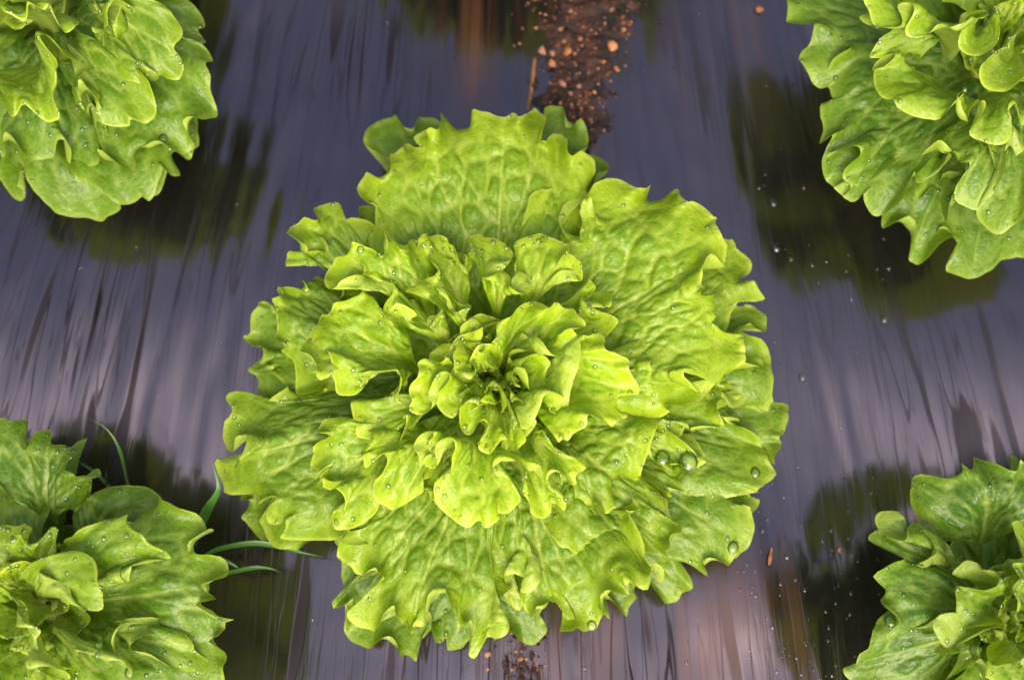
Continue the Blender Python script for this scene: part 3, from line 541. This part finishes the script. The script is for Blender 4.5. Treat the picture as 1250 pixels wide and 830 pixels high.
def decorate(P0, r):
    """vein distance and pucker cells on the low-resolution blade"""
    S, T, _ = P0.shape; t = rows(T)
    def pt(s, tv):
        i = np.clip(s*(S-1), 0, S-1.001); j = np.clip(np.interp(tv, t, np.arange(T)), 0, T-1.001)
        i0, j0 = int(i), int(j); a, b = i-i0, j-j0
        return (P0[i0, j0]*(1-b)+P0[i0, j0+1]*b)*(1-a)+(P0[i0+1, j0]*(1-b)+P0[i0+1, j0+1]*b)*a
    main, sec = [], []
    mid = 0.5+r.uniform(-.06, .06)
    us = np.linspace(0.05, 0.93, 10)
    ln = [pt(mid+0.02*math.sin(3*u), u) for u in us]; main += list(zip(ln[:-1], ln[1:]))
    for side in (-1, 1):
        nn = r.integers(4, 6)
        for k in range(nn):
            t0 = 0.06+0.62*(k/nn)**1.1+r.uniform(0, .04)
            tgt = mid+side*(0.47-0.42*(k/nn)**0.9)*r.uniform(.9, 1.0)
            us = np.linspace(t0, 0.93, 8); pw = r.uniform(0.36, 0.6)
            ln = [pt(mid+(tgt-mid)*((u-t0)/(0.93-t0))**pw+0.012*math.sin(9*u+k), u) for u in us]
            sec += list(zip(ln[:-1], ln[1:]))
            # one fork
            j = r.integers(3, 5); f0 = us[j]; sgn = r.choice([-1, 1])
            u2 = np.linspace(f0, 0.95, 5); s0 = mid+(tgt-mid)*((f0-t0)/(0.93-t0))**pw
            st = mid+(tgt-mid)*1.0+sgn*0.05
            ln = [pt(np.clip(s0+(st-s0)*((u-f0)/(0.95-f0))**0.8, 0, 1), u) for u in u2]
            sec += list(zip(ln[:-1], ln[1:]))
    V = P0.reshape(-1, 3)
    dm = segdist(V, np.array(main, np.float32)).min(1); ds = segdist(V, np.array(sec, np.float32)).min(1)
    # pucker cells, drawn out along the leaf: a coarse and a fine set
    ax = P0[:, -1].mean(0)-P0[:, 0].mean(0); ax[2] = 0; ax /= (np.linalg.norm(ax)+1e-9)
    ang = np.arctan2(V[:, 1]-P0[:, 0].mean(0)[1], V[:, 0]-P0[:, 0].mean(0)[0]); ang = (ang-math.atan2(ax[1], ax[0])+math.pi) % (2*math.pi)-math.pi
    rr = np.linalg.norm(V-P0[:, 0].mean(0), axis=1)
    Q = np.stack([rr, 1.05*ang*np.maximum(rr, 0.02)], 1).astype(np.float32)
    Q[:, 0] += 0.004*wnoise(V[:, 0], V[:, 1], 0.02, 71); Q[:, 1] += 0.004*wnoise(V[:, 0], V[:, 1], 0.02, 72)
    lo, hi = Q.min(0), Q.max(0); cells = []
    for pitch in (0.0175, 0.0080):
        n0, n1 = max(2, int((hi[0]-lo[0])/pitch)+1), max(2, int((hi[1]-lo[1])/pitch)+1)
        gx, gy = np.meshgrid(np.arange(n0), np.arange(n1), indexing='ij')
        pts = np.stack([lo[0]+(gx.ravel()+0.5+r.uniform(-.42, .42, n0*n1))*pitch, lo[1]+(gy.ravel()+0.5+r.uniform(-.42, .42, n0*n1))*pitch], 1).astype(np.float32)
        D = ((Q*Q).sum(1)[:, None]+(pts*pts).sum(1)[None]-2*Q@pts.T)
        D = np.sqrt(np.maximum(np.partition(D, 1, axis=1)[:, :2], 0))
        cells.append(((D[:, 1]-D[:, 0])/pitch).reshape(S, T))
    return dm.reshape(S, T), ds.reshape(S, T), cells[0], cells[1], Q.reshape(S, T, 2)

def build_plant_leaves(specs, res, seed):
    """specs: list of dicts margin(world), base, tone, bulge, grow -> list of finished leaves"""
    r = np.random.default_rng(seed)
    G, lens = [], []
    for sp in specs:
        q = resample(sp['margin'], 60); st = res*(1.7 if sp.get('hidden') else 1.0)
        S = int(np.clip(q[1]/st*1.05, 30, 190)); T = int(np.clip(np.linalg.norm(q[0]-sp['base'], axis=1).max()/st, 14, 56))
        P, l = leaf_grid(sp['margin'], sp['base'], S, T, sp['bulge'], r, sp.get('frill', 1.0), sp.get('depth', 1.0)); P = curl_edges(P, l, r, sp.get('curl', 0.5)); G.append(P.astype(np.float32)); lens.append(l)
    P = G
    out = []
    for k, sp in enumerate(specs):
        dm, ds, c1, c2, Q = decorate(G[k].astype(np.float32), r)
        p = up2(P[k]); dm, ds, c1, c2 = up2(dm), up2(ds), up2(c1), up2(c2); Q = up2(Q)
        s2, t2 = p.shape[:2]; t = rows(t2)[None]
        du = np.gradient(p, axis=0); dv = np.gradient(p, axis=1)
        N = np.cross(du, dv); N /= (np.linalg.norm(N, axis=2, keepdims=True)+1e-9)
        flip = N[:, :, 2].mean() < 0
        if flip: N = -N
        # relief follows the broad normal of the blade, so that the folds at the edge keep their shape
        B = np.where(N[:, :, 2:] < 0, -N, N)+np.array([0, 0, 0.35])
        B = np.stack([gsmooth(B[:, j], 10) for j in range(t2)], 1); B = np.stack([gsmooth(B[i_], 6) for i_ in range(s2)], 0)
        B /= (np.linalg.norm(B, axis=2, keepdims=True)+1e-9)
        size = lens[k]
        wv = (sstep(0.28, 0.60, t) if sp.get('heart', 0) > 8.8 else sstep(0.12, 0.42, t))*(1-0.85*sstep(0.78, 0.97, t))
        rib = sstep(0.0, 0.0028, np.minimum(dm, ds))
        dome = 0.70*sstep(0, 0.5, c1)*(0.55+0.45*rib)+0.30*sstep(0, 0.6, c2)
        amp = sp.get('puck', 0.003)
        x_, y_ = Q[:, :, 0], Q[:, :, 1]
        und = 0.0018*wnoise(x_, y_, 0.015, seed*50+k+25)
        mac = 0.0065*wnoise(x_, y_, 0.045, seed*50+k)*sstep(0.2, 0.6, t)*(0.45 if sp.get('heart', 0) > 9 else 1.0)
        p = p + B*((amp*(dome-0.45)+und)*wv+mac)[:, :, None].astype(np.float32)
        p = p - B*(0.0009*np.exp(-(dm/0.0016)**2)*wv)[:, :, None]
        # toothed edge
        tooth = 0.8*noise1(s2, max(6, int(size/0.0105)), r)+0.55*noise1(s2, max(6, int(size/0.0047)), r)
        nn = int(0.11*t2); wv2 = np.zeros(t2); wv2[-nn:] = np.linspace(0, 1, nn)**1.5
        rad = p[:, -1]-p[:, -6]; rad /= (np.linalg.norm(rad, axis=1, keepdims=True)+1e-9)
        p = p + (rad*(0.0010*tooth)[:, None])[:, None]*wv2[None, :, None]
        p[:, :, 2] = np.maximum(p[:, :, 2], 0.003)
        w1 = 0.0019*(1.2-t); w2 = 0.0013*(1.15-t)
        vein = np.clip(np.exp(-(dm/w1)**2)*(1-0.5*t)+0.62*np.exp(-(ds/w2)**2)*(1-0.6*sstep(.7, 1, t))*sstep(.18, .50, t), 0, 1)
        cl = np.clip(0.9*(1-sstep(0.03, 0.20, c1))+0.35*(1-sstep(0.02, 0.20, c2)), 0, 1)*sstep(.12, .3, t)*(1-0.5*sstep(.8, 1, t))
        out.append((p, N, flip, dict(edge=np.broadcast_to(t, (s2, t2)), vein=vein, cell=cl, dome=dome, tone=np.full((s2, t2), sp['tone']))))
    return out

def fan_margin(c, az, R_, span, h, r, lobes=7, amp=0.07):
    """margin of a leaf not traced (hidden or beyond the frame): scalloped arc about the plant axis"""
    n = 34; a = np.linspace(-span, span, n)
    rad = R_*(0.62+0.38*np.cos(a*0.62/span*1.6))*(1+amp*noise1(n, lobes, r)+(0.05 if R_ > 0.035 else 0.02)*noise1(n, lobes*2, r))
    return np.stack([c[0]+rad*np.cos(az+a), c[1]+rad*np.sin(az+a), h+(0.008 if R_ > 0.035 else 0.0025)*noise1(n, lobes, r)], 1)

def make_plant(key, label, traced, autos, res, seed, group, tall=1.0):
    c = BASE[key].copy(); r = np.random.default_rng(seed)
    root = empty('lettuce_plant', (c[0], c[1], 0), label, 'lettuce', group)
    specs = []
    for text, h, tone, bulge in traced:
        h *= tall; px = tr(text); m = at(px, h/100.0)
        cen = m.mean(0); b = c.copy(); b[:2] += 0.07*(cen[:2]-c[:2]); b[2] = float(np.interp(h/tall, [0, 5, 7, 9, 10.5, 12, 13], [.020, .022, .028, .036, .042, .050, .054]))*(1+0.6*(tall-1))
        dmin = np.linalg.norm(m[:, :2]-c[:2], axis=1).min(); ext_ = np.linalg.norm(m[:, :2].max(0)-m[:, :2].min(0))
        if 8.8 < h/tall < 12.2 and ext_ < 0.125 and dmin > 0.030:      # small frilly leaves standing between the big ones
            b[:2] = c[:2]+0.52*(cen[:2]-c[:2]); b[2] = (h/tall-4.6)/100
        elif 5.2 < h/tall <= 8.8 and ext_ < 0.105 and dmin > 0.055:
            b[:2] = c[:2]+0.50*(cen[:2]-c[:2]); b[2] = (h-3.4)/100
        if h/tall < 11:                       # the blade widens again below the traced edge, under its neighbours
            ext = []
            for e in (m[0], m[-1]):
                v_ = e-b; sd = np.sign(v_[0]*(cen[1]-b[1])-v_[1]*(cen[0]-b[0])) or 1.0
                q = []
                for an, k_, zk in ((11, .80, .86), (15, .55, .72)):
                    a_ = -sd*R(an); q.append([b[0]+k_*(v_[0]*math.cos(a_)-v_[1]*math.sin(a_)), b[1]+k_*(v_[0]*math.sin(a_)+v_[1]*math.cos(a_)), b[2]+(e[2]-b[2])*zk*0.9])
                ext.append(np.array(q))
            m = np.vstack([ext[0][::-1], m, ext[1]])
        specs.append(dict(margin=m, base=b, heart=h/tall, frill=(0.45 if h/tall > 11 else 0.9 if h/tall > 4.8 else 0.6), curl=(0.12 if h/tall > 11 else 1.3 if h/tall > 9 else 1.5 if h/tall > 5.5 else 0.7), depth=(1.9 if h/tall > 11 else 1.5 if h/tall > 9 else 1.15), tone=min(1.25, tone+(0.14 if tall > 1 else 0)), bulge=bulge/100.0, puck=0.0022 if h > 10 else 0.0031))  # corner plants toned darker: greener leaves, plus lens falloff put into the colour
    for (az, R_, span, h, tone, bulge) in autos:
        m = fan_margin(c, R(az), R_, R(span), h, r)
        b = c.copy(); b[0] += 0.01*math.cos(R(az)); b[1] += 0.01*math.sin(R(az)); b[2] = float(np.interp(h*100, [0, 5, 8, 10, 11.5], [.018, .022, .034, .046, .060]))
        specs.append(dict(margin=m, base=b, tone=tone, bulge=bulge, hidden=True, frill=0.9 if R_ > 0.05 else 0.35, curl=0.7))
    leaves = build_plant_leaves(specs, res, seed)
    off = np.array([c[0], c[1], 0], np.float32)
    drops = []
    for p, N, flip, at_ in leaves:
        s2, t2 = p.shape[:2]
        obj('leaf', (p-off).reshape(-1, 3), gridfaces(s2, t2)[:, ::-1] if flip else gridfaces(s2, t2), M_LEAF, root, attrs=at_)
        n = rng.poisson(DROPS_PER_LEAF)
        si = rng.integers(2, s2-2, n); tj = np.clip((t2-1)*(1-np.abs(rng.normal(0, 0.20, n))), 3, t2-2).astype(int)
        nn = N[si, tj]; nn = np.where(nn[:, 2:] < 0, -nn, nn)
        rr = rng.gamma(1.8, 0.00032, n)+0.00030
        for q, nv, ra in zip(p[si, tj]-off, nn, rr):
            if nv[2] > 0.25: drops.append((q, nv, min(ra, 0.0016)))
    # short stem through the planting hole
    a = np.linspace(0, 2*math.pi, 17)[:-1]; V = []
    for z, ra in ((-0.02, 0.010), (0.0, 0.011), (0.03, 0.015), (0.05, 0.010), (0.058, 0.002)):
        V += [(ra*math.cos(x), ra*math.sin(x), z) for x in a]
    F = [(i*16+j, i*16+(j+1) % 16, (i+1)*16+(j+1) % 16, (i+1)*16+j) for i in range(4) for j in range(16)]
    V = np.array(V)
    obj('stem', V, F, M_LEAF, root, attrs=dict(edge=np.zeros(len(V)), vein=np.ones(len(V)), cell=np.zeros(len(V)), dome=np.zeros(len(V)), tone=np.full(len(V), .6)))
    if drops: drop_mesh('water_droplets', drops, root, kind='stuff')
    return root, leaves

def drop_mesh(name, drops, parent=None, kind=None, flat=0.62):
    k, rings = 8, 3
    ang = np.linspace(0, 2*math.pi, k+1)[:-1]
    prof = [(1.0, -0.15), (0.86, 0.5), (0.5, 0.86)]
    U = [(ra*math.cos(x), ra*math.sin(x), z) for ra, z in prof for x in ang]+[(0, 0, 1.0)]
    U = np.array(U)
    F = [(i*k+j, i*k+(j+1) % k, (i+1)*k+(j+1) % k) for i in range(2) for j in range(k)] + [(i*k+j, (i+1)*k+(j+1) % k, (i+1)*k+j) for i in range(2) for j in range(k)]
    F += [(2*k+j, 2*k+(j+1) % k, 3*k) for j in range(k)]
    F = np.array(F)
    VV, FF = [], []
    for n, (q, nv, ra) in enumerate(drops):
        nv = np.asarray(nv, float); nv = nv/np.linalg.norm(nv)
        t1 = np.cross(nv, (1, 0, 0) if abs(nv[0]) < .8 else (0, 1, 0)); t1 /= np.linalg.norm(t1); t2 = np.cross(nv, t1)
        VV.append(np.asarray(q)+ra*(U[:, :1]*t1*1.05+U[:, 1:2]*t2*0.95+U[:, 2:]*nv*flat)); FF.append(F+n*len(U))
    o = obj(name, np.vstack(VV), np.vstack(FF), M_WATER, parent)
    return tag(o, kind=kind)

DROPS_PER_LEAF = 48
MAIN_AUTO = [(a, 0.135, 40, 0.038, 0.85, 0.012) for a in range(10, 370, 45)] + \
            [(a, 0.075, 48, 0.050, 0.45, 0.006) for a in range(0, 360, 60)] + \
            [(a, 0.034, 58, 0.106, 0.12, 0.0) for a in range(20, 380, 60)] + \
            [(a, 0.028, 80, 0.117, 0.0, 0.0) for a in range(40, 400, 72)] + [(a, 0.015, 110, 0.121, 0.0, 0.0) for a in range(10, 370, 180)]
def outer_auto(a0, a1):
    n = 5; az = lambda k, m, o=0.5: a0+(a1-a0)*(k+o)/m
    return [(az(k, n), 0.115, 44, 0.030, 0.95, 0.014) for k in range(n)] + [(az(k, 4), 0.09, 46, 0.055, 0.75, 0.012) for k in range(4)] + \
           [(az(k, 3), 0.055, 50, 0.085, 0.5, 0.008) for k in range(3)] + \
           [(a, 0.055, 48, 0.032, 0.9, 0.008) for a in range(0, 360, 60)] + [(a, 0.032, 55, 0.088, 0.5, 0.003) for a in range(30, 390, 72)] + \
           [(a, 0.022, 70, 0.112, 0.35, 0.0) for a in range(0, 360, 120)]

GROUP = 'lettuce plants growing through the black film'
make_plant('main', 'large bright lime frilly lettuce filling the middle of the film', MAIN, MAIN_AUTO, 0.0032, 11, GROUP)
make_plant('ul', 'frilly green lettuce in the upper left corner, dark reflection on the film below', UL, outer_auto(40, 230), 0.0045, 12, GROUP, 1.5)
make_plant('ur', 'frilly green lettuce cut by the upper right corner, across the film from the soil strip', UR, outer_auto(-25, 120), 0.0045, 13, GROUP, 1.5)
make_plant('bl', 'green lettuce in the lower left corner with grass blades growing out around its edge', BL, outer_auto(110, 290), 0.0045, 14, GROUP, 1.3)
make_plant('br', 'darker green lettuce with broad droplet covered leaves in the lower right corner', BR, outer_auto(-110, 55), 0.0045, 15, GROUP, 1.3)

def copy_tree(o, loc, label):
    c = o.copy(); COL.objects.link(c); c.location = loc; c['label'] = label
    for ch in o.children:
        k = ch.copy(); COL.objects.link(k); k.parent = c
    return c
src = [o for o in COL.objects if o.name.startswith('lettuce_plant')]
t_ = copy_tree(src[1], BASE['top'], 'lettuce just beyond the top edge, mirrored darkly in the wet film beside the soil strip')
b_ = copy_tree(src[2], BASE['bottom'], 'lettuce just beyond the bottom edge, below the large lime one')
t_.rotation_euler.z = 1.1; t_.scale.z = 1.45; b_.rotation_euler.z = 2.0

# ------------------------------------------------------------------ grass
def blade(pts, hs, width, parent, off):
    P = np.column_stack([at(pts, np.array(hs)/100.0)]); C, _ = resample(P, 22)
    tan = np.gradient(C, axis=0); tan /= np.linalg.norm(tan, axis=1, keepdims=True)
    side = np.cross(tan, (0, 0, 1)); side /= (np.linalg.norm(side, axis=1, keepdims=True)+1e-9)
    u = np.linspace(0, 1, 22); wd = width*np.minimum(1, (1-u)*2.2+0.05)*(0.7+0.3*np.sin(u*3))
    n = np.cross(side, tan)
    G = np.stack([C-side*wd[:, None]*0.5+n*wd[:, None]*0.18, C, C+side*wd[:, None]*0.5+n*wd[:, None]*0.18], 1)
    return obj('blade', (G-off).reshape(-1, 3), gridfaces(22, 3), M_GRASS, parent)

def grass():
    o = at([(158, 602)], 0.0)[0]; g = empty('grass_tuft', o, 'thin curved grass blade standing above the lettuce with short blade beside it', 'grass', 'grass weeds beside the lettuce')
    blade([(160, 604), (154, 580), (149, 558), (141, 538), (127, 521), (108, 511)], [1, 3, 4.2, 5, 5.4, 5.5], 0.0022, g, o)
    blade([(135, 596), (118, 578), (104, 568), (90, 560)], [1, 2.5, 3, 3.2], 0.0024, g, o)
    blade([(131, 596), (130, 585), (129, 573)], [1, 2.5, 3.4], 0.0018, g, o)
    o = at([(238, 672)], 0.0)[0]; g = empty('grass_tuft', o, 'tuft of green grass blades reaching from the lettuce edge across the dark film', 'grass', 'grass weeds beside the lettuce')
    blade([(238, 664), (243, 645), (254, 622), (267, 598), (264, 582), (259, 566)], [1.5, 4, 5.5, 6.5, 6.8, 7], 0.0066, g, o)
    blade([(246, 682), (262, 672), (285, 666), (312, 663), (340, 667), (370, 675), (398, 680)], [1, 1.9, 2.3, 2.4, 2.2, 1.8, 1.2], 0.0034, g, o)
    blade([(250, 678), (268, 682), (284, 689), (297, 697)], [1, 1.4, 1.3, 1.0], 0.0026, g, o)
    blade([(262, 702), (284, 698), (310, 693), (330, 694), (344, 699)], [0.8, 1.2, 1.4, 1.2, 0.8], 0.0026, g, o)
grass()

# ------------------------------------------------------------------ soil strip, crumbs, straw, droplets on the film
def soil():
    x0, x1, y0, y1 = -0.06, 0.16, -0.05, 0.62; st = 0.0025
    xs = np.arange(x0, x1, st); ys = np.arange(y0, y1, st); X, Y = np.meshgrid(xs, ys, indexing='ij'); nx, ny = X.shape
    cx = np.interp(Y, [-0.30, -0.22, 0.0, 0.14, 0.22, 0.62], [0.000, 0.005, 0.02, 0.040, 0.047, 0.047])
    hw = np.interp(Y, [-0.30, -0.22, -0.15, 0.08, 0.16, 0.24, 0.62], [0.010, 0.010, 0.010, 0.012, 0.019, 0.032, 0.040])
    hw = hw*(1+0.35*vnoise((nx, ny), (6, 40), 31)+0.45*vnoise((nx, ny), (22, 120), 35))
    f = np.clip(1-np.abs(X-cx)/hw, -1, 1)
    Z = film_z(X, Y)+0.004*np.where(f > 0, np.sqrt(np.maximum(f, 0)), f*1.5)-0.0008
    Z += np.where(f > 0, 0.0016*vnoise((nx, ny), (50, 200), 32)+0.0012*vnoise((nx, ny), (88, 360), 33), 0)
    tag(obj('soil', np.stack([X, Y, Z], 2).reshape(-1, 3), gridfaces(nx, ny), M_SOIL), 'narrow strip of damp brown crumbly soil lying on the film', kind='structure')
    return cx, hw
soil()

ICO = None
def rock(c, ra, seed, sq=0.75):
    global ICO
    if ICO is None:
        import bmesh
        bm = bmesh.new(); bmesh.ops.create_icosphere(bm, subdivisions=1, radius=1); bm.verts.index_update()
        ICO = (np.array([v.co for v in bm.verts]), np.array([[v.index for v in f.verts] for f in bm.faces])); bm.free()
    r = np.random.default_rng(seed); V = ICO[0]*(1+r.uniform(-.45, .35, (len(ICO[0]), 1)))*np.array([1, r.uniform(.7, 1.2), sq])
    a = r.uniform(0, 6.28); m = np.array([[math.cos(a), -math.sin(a), 0], [math.sin(a), math.cos(a), 0], [0, 0, 1]])
    return V@m.T*ra+np.asarray(c), ICO[1]

def crumbs():
    r = np.random.default_rng(5)
    for mat, n, nm in ((M_CRUMB, 420, 'clay_crumbs'), (M_SOIL, 1300, 'soil_crumbs'), (M_CRUMBP, 40, 'pale_crumbs')):
        VV, FF = [], []; o_ = 0
        for i in range(n):
            y = r.uniform(0.10, 0.40) if r.random() < .85 else r.uniform(-0.28, -0.19)
            cx = np.interp(y, [-0.30, -0.22, 0.0, 0.14, 0.22], [0.0, 0.005, 0.02, 0.040, 0.047]); hw = np.interp(y, [-0.3, -0.15, 0.08, 0.16, 0.24], [0.02, .012, .014, .022, .038])
            x = cx+r.normal(0, 0.55)*hw
            ra = min(r.gamma(1.5, 0.00045)+0.0004, 0.0024)*(0.8 if mat is M_CRUMB else 1.1 if mat is M_SOIL else 0.9)
            V, F = rock((x, y, film_z(x, y)+0.0035*max(0, 1-abs(x-cx)/hw)+ra*0.5), ra, int(r.integers(1e6)))
            VV.append(V); FF.append(F+o_); o_ += len(V)
        tag(obj(nm, np.vstack(VV), np.vstack(FF), mat, smooth=False), kind='stuff')
    big = [(763, 30, 0.0031, M_CRUMBP, 'round pink clay clod lying alone right of the soil strip'),
           (754, 79, 0.0030, M_CRUMB, 'orange clay clod on the right edge of the soil strip'),
           (748, 52, 0.0042, M_CRUMB, 'largest orange clay clod, at the right side of the soil strip'),
           (661, 58, 0.0036, M_CRUMBP, 'pinkish clod at the left edge of the soil strip, left of a pair'),
           (675, 61, 0.0034, M_CRUMBP, 'pinkish clod just right of its twin at the soil strip'),
           (693, 59, 0.0042, M_CRUMB, 'tan clod in the middle of the soil strip'),
           (674, 75, 0.0036, M_CRUMB, 'flat orange clod below the pair of pinkish clods'),
           (707, 102, 0.0033, M_CRUMBP, 'bright pink orange clod midway down the soil strip'),
           (686, 100, 0.0036, M_CRUMBP, 'pale clod left of the bright one midway down the soil strip'),
           (707, 180, 0.0036, M_CRUMB, 'orange clod squeezed between two low leaves of the large lettuce'),
           (930, 3, 0.0040, M_CRUMB, 'orange clod at the top edge near the right lettuce'),
           (595, 797, 0.0040, M_CRUMBP, 'pale orange clod just below the bottom leaves of the large lettuce'),
           (1032, 668, 0.0022, M_CRUMB, 'tiny brown clod on the dark film right of the large lettuce')]
    for i, (px, py, ra, mat, lab) in enumerate(big):
        ra *= 0.82; c = at([(px, py)], 0.003)[0]; V, F = rock((0, 0, ra*0.55), ra, 900+i)
        o = obj('clay_clod', V, F, mat, smooth=False); o.location = (c[0], c[1], film_z(c[0], c[1])+(0.003 if 650 < px < 752 and py < 190 else 0.0))
        tag(o, lab, 'clod', 'clay clods scattered on the film')
crumbs()

def straw(pts, wd, label):
    P = at(pts, 0.002); C, _ = resample(P, 14); C[:, 2] = film_z(C[:, 0], C[:, 1])+0.0012
    tan = np.gradient(C, axis=0); tan /= np.linalg.norm(tan, axis=1, keepdims=True); side = np.cross(tan, (0, 0, 1))
    a = np.linspace(0, 2*math.pi, 7)[:-1]; u = np.linspace(0, 1, 14); ww = wd*(0.35+0.65*np.sin(np.clip(u, .03, .97)*math.pi)**.5)
    V = np.stack([C+side*(ww*math.cos(x))[:, None]+np.array([0, 0, 1])*(0.5*ww*math.sin(x))[:, None] for x in a]+[C+side*(ww*1.0)[:, None]], 1)
    c = C.mean(0); o = obj('straw', (V-c).reshape(-1, 3), gridfaces(14, 7), M_STRAW); o.location = c
    tag(o, label, 'straw', 'bits of straw on the film')
straw([(653, 66), (651, 90), (648, 112), (644, 132)], 0.0014, 'long orange straw lying on the film left of the soil strip')
straw([(944, 668), (942, 678), (940, 689)], 0.0012, 'short orange straw on the dark film right of the large lettuce')

def film_drops():
    r = np.random.default_rng(77); D = []
    for i in range(250):
        px, py = r.uniform(0, 1250), r.uniform(0, 830)
        if i > 150: px, py = r.uniform(900, 1090), r.uniform(560, 830)
        elif i > 100: px, py = r.uniform(900, 1150), r.uniform(40, 420)
        c = at([(px, py)], 0)[0]; z = film_z(c[0], c[1]); D.append(((c[0], c[1], z), (0, 0, 1), r.gamma(2, 0.00032)+0.00035))
    for px, py, ra in ((947, 243, .0032), (950, 299, .0036), (1084, 386, .003), (968, 312, .002)):
        c = at([(px, py)], 0)[0]; D.append(((c[0], c[1], film_z(*c[:2])), (0, 0, 1), ra))
    drop_mesh('film_water_droplets', D, kind='stuff', flat=0.42)
film_drops()

# the few big drops that can be picked out, resting on leaves of the large lettuce
dg = bpy.context.evaluated_depsgraph_get()
def big_drop(px, py, ra, label):
    p = at([(px, py)], 0.0)[0]; d_ = Vector(p-CAM).normalized()
    hit, loc, nor, *_ = SC.ray_cast(dg, Vector(CAM), d_)
    if not hit: return
    if nor.z < 0: nor = -nor
    o = drop_mesh('water_drop', [((0, 0, 0), tuple((nor+Vector((0, 0, 1))).normalized()), ra)], flat=0.55); o.location = loc
    tag(o, label, 'water drop', 'large water drops on leaves')
for px, py, ra, lab in ((809, 559, .0052, 'round water drop in the pale leaf bowl, left of the larger one'),
                        (840, 564, .0068, 'largest water drop, in the pale leaf bowl at the right of the large lettuce'),
                        (922, 577, .0036, 'water drop on the rightmost leaf lobe of the large lettuce'),
                        (895, 668, .0042, 'water drop on the low right leaf lobe above the dark film'),
                        (602, 296, .0019, 'water drop on the bright upper lobe near the heart of the large lettuce'),
                        (440, 305, .0026, 'water drop on the upper left curled lobe of the large lettuce'),
                        (567, 521, .0020, 'tiny bright drop on the frilly edge below the heart'),
                        (722, 763, .0036, 'water drop at the lowest right leaf edge of the large lettuce'),
                        (199, 169, .0030, 'water drop on the right flank of the lettuce beside the dark wet reflection'),
                        (158, 821, .0034, 'water drop on the leaf rim of the lettuce with grass blades'),
                        (1087, 758, .0040, 'water drop on the broad leaf of the darker lettuce')):
    big_drop(px, py, ra, lab)
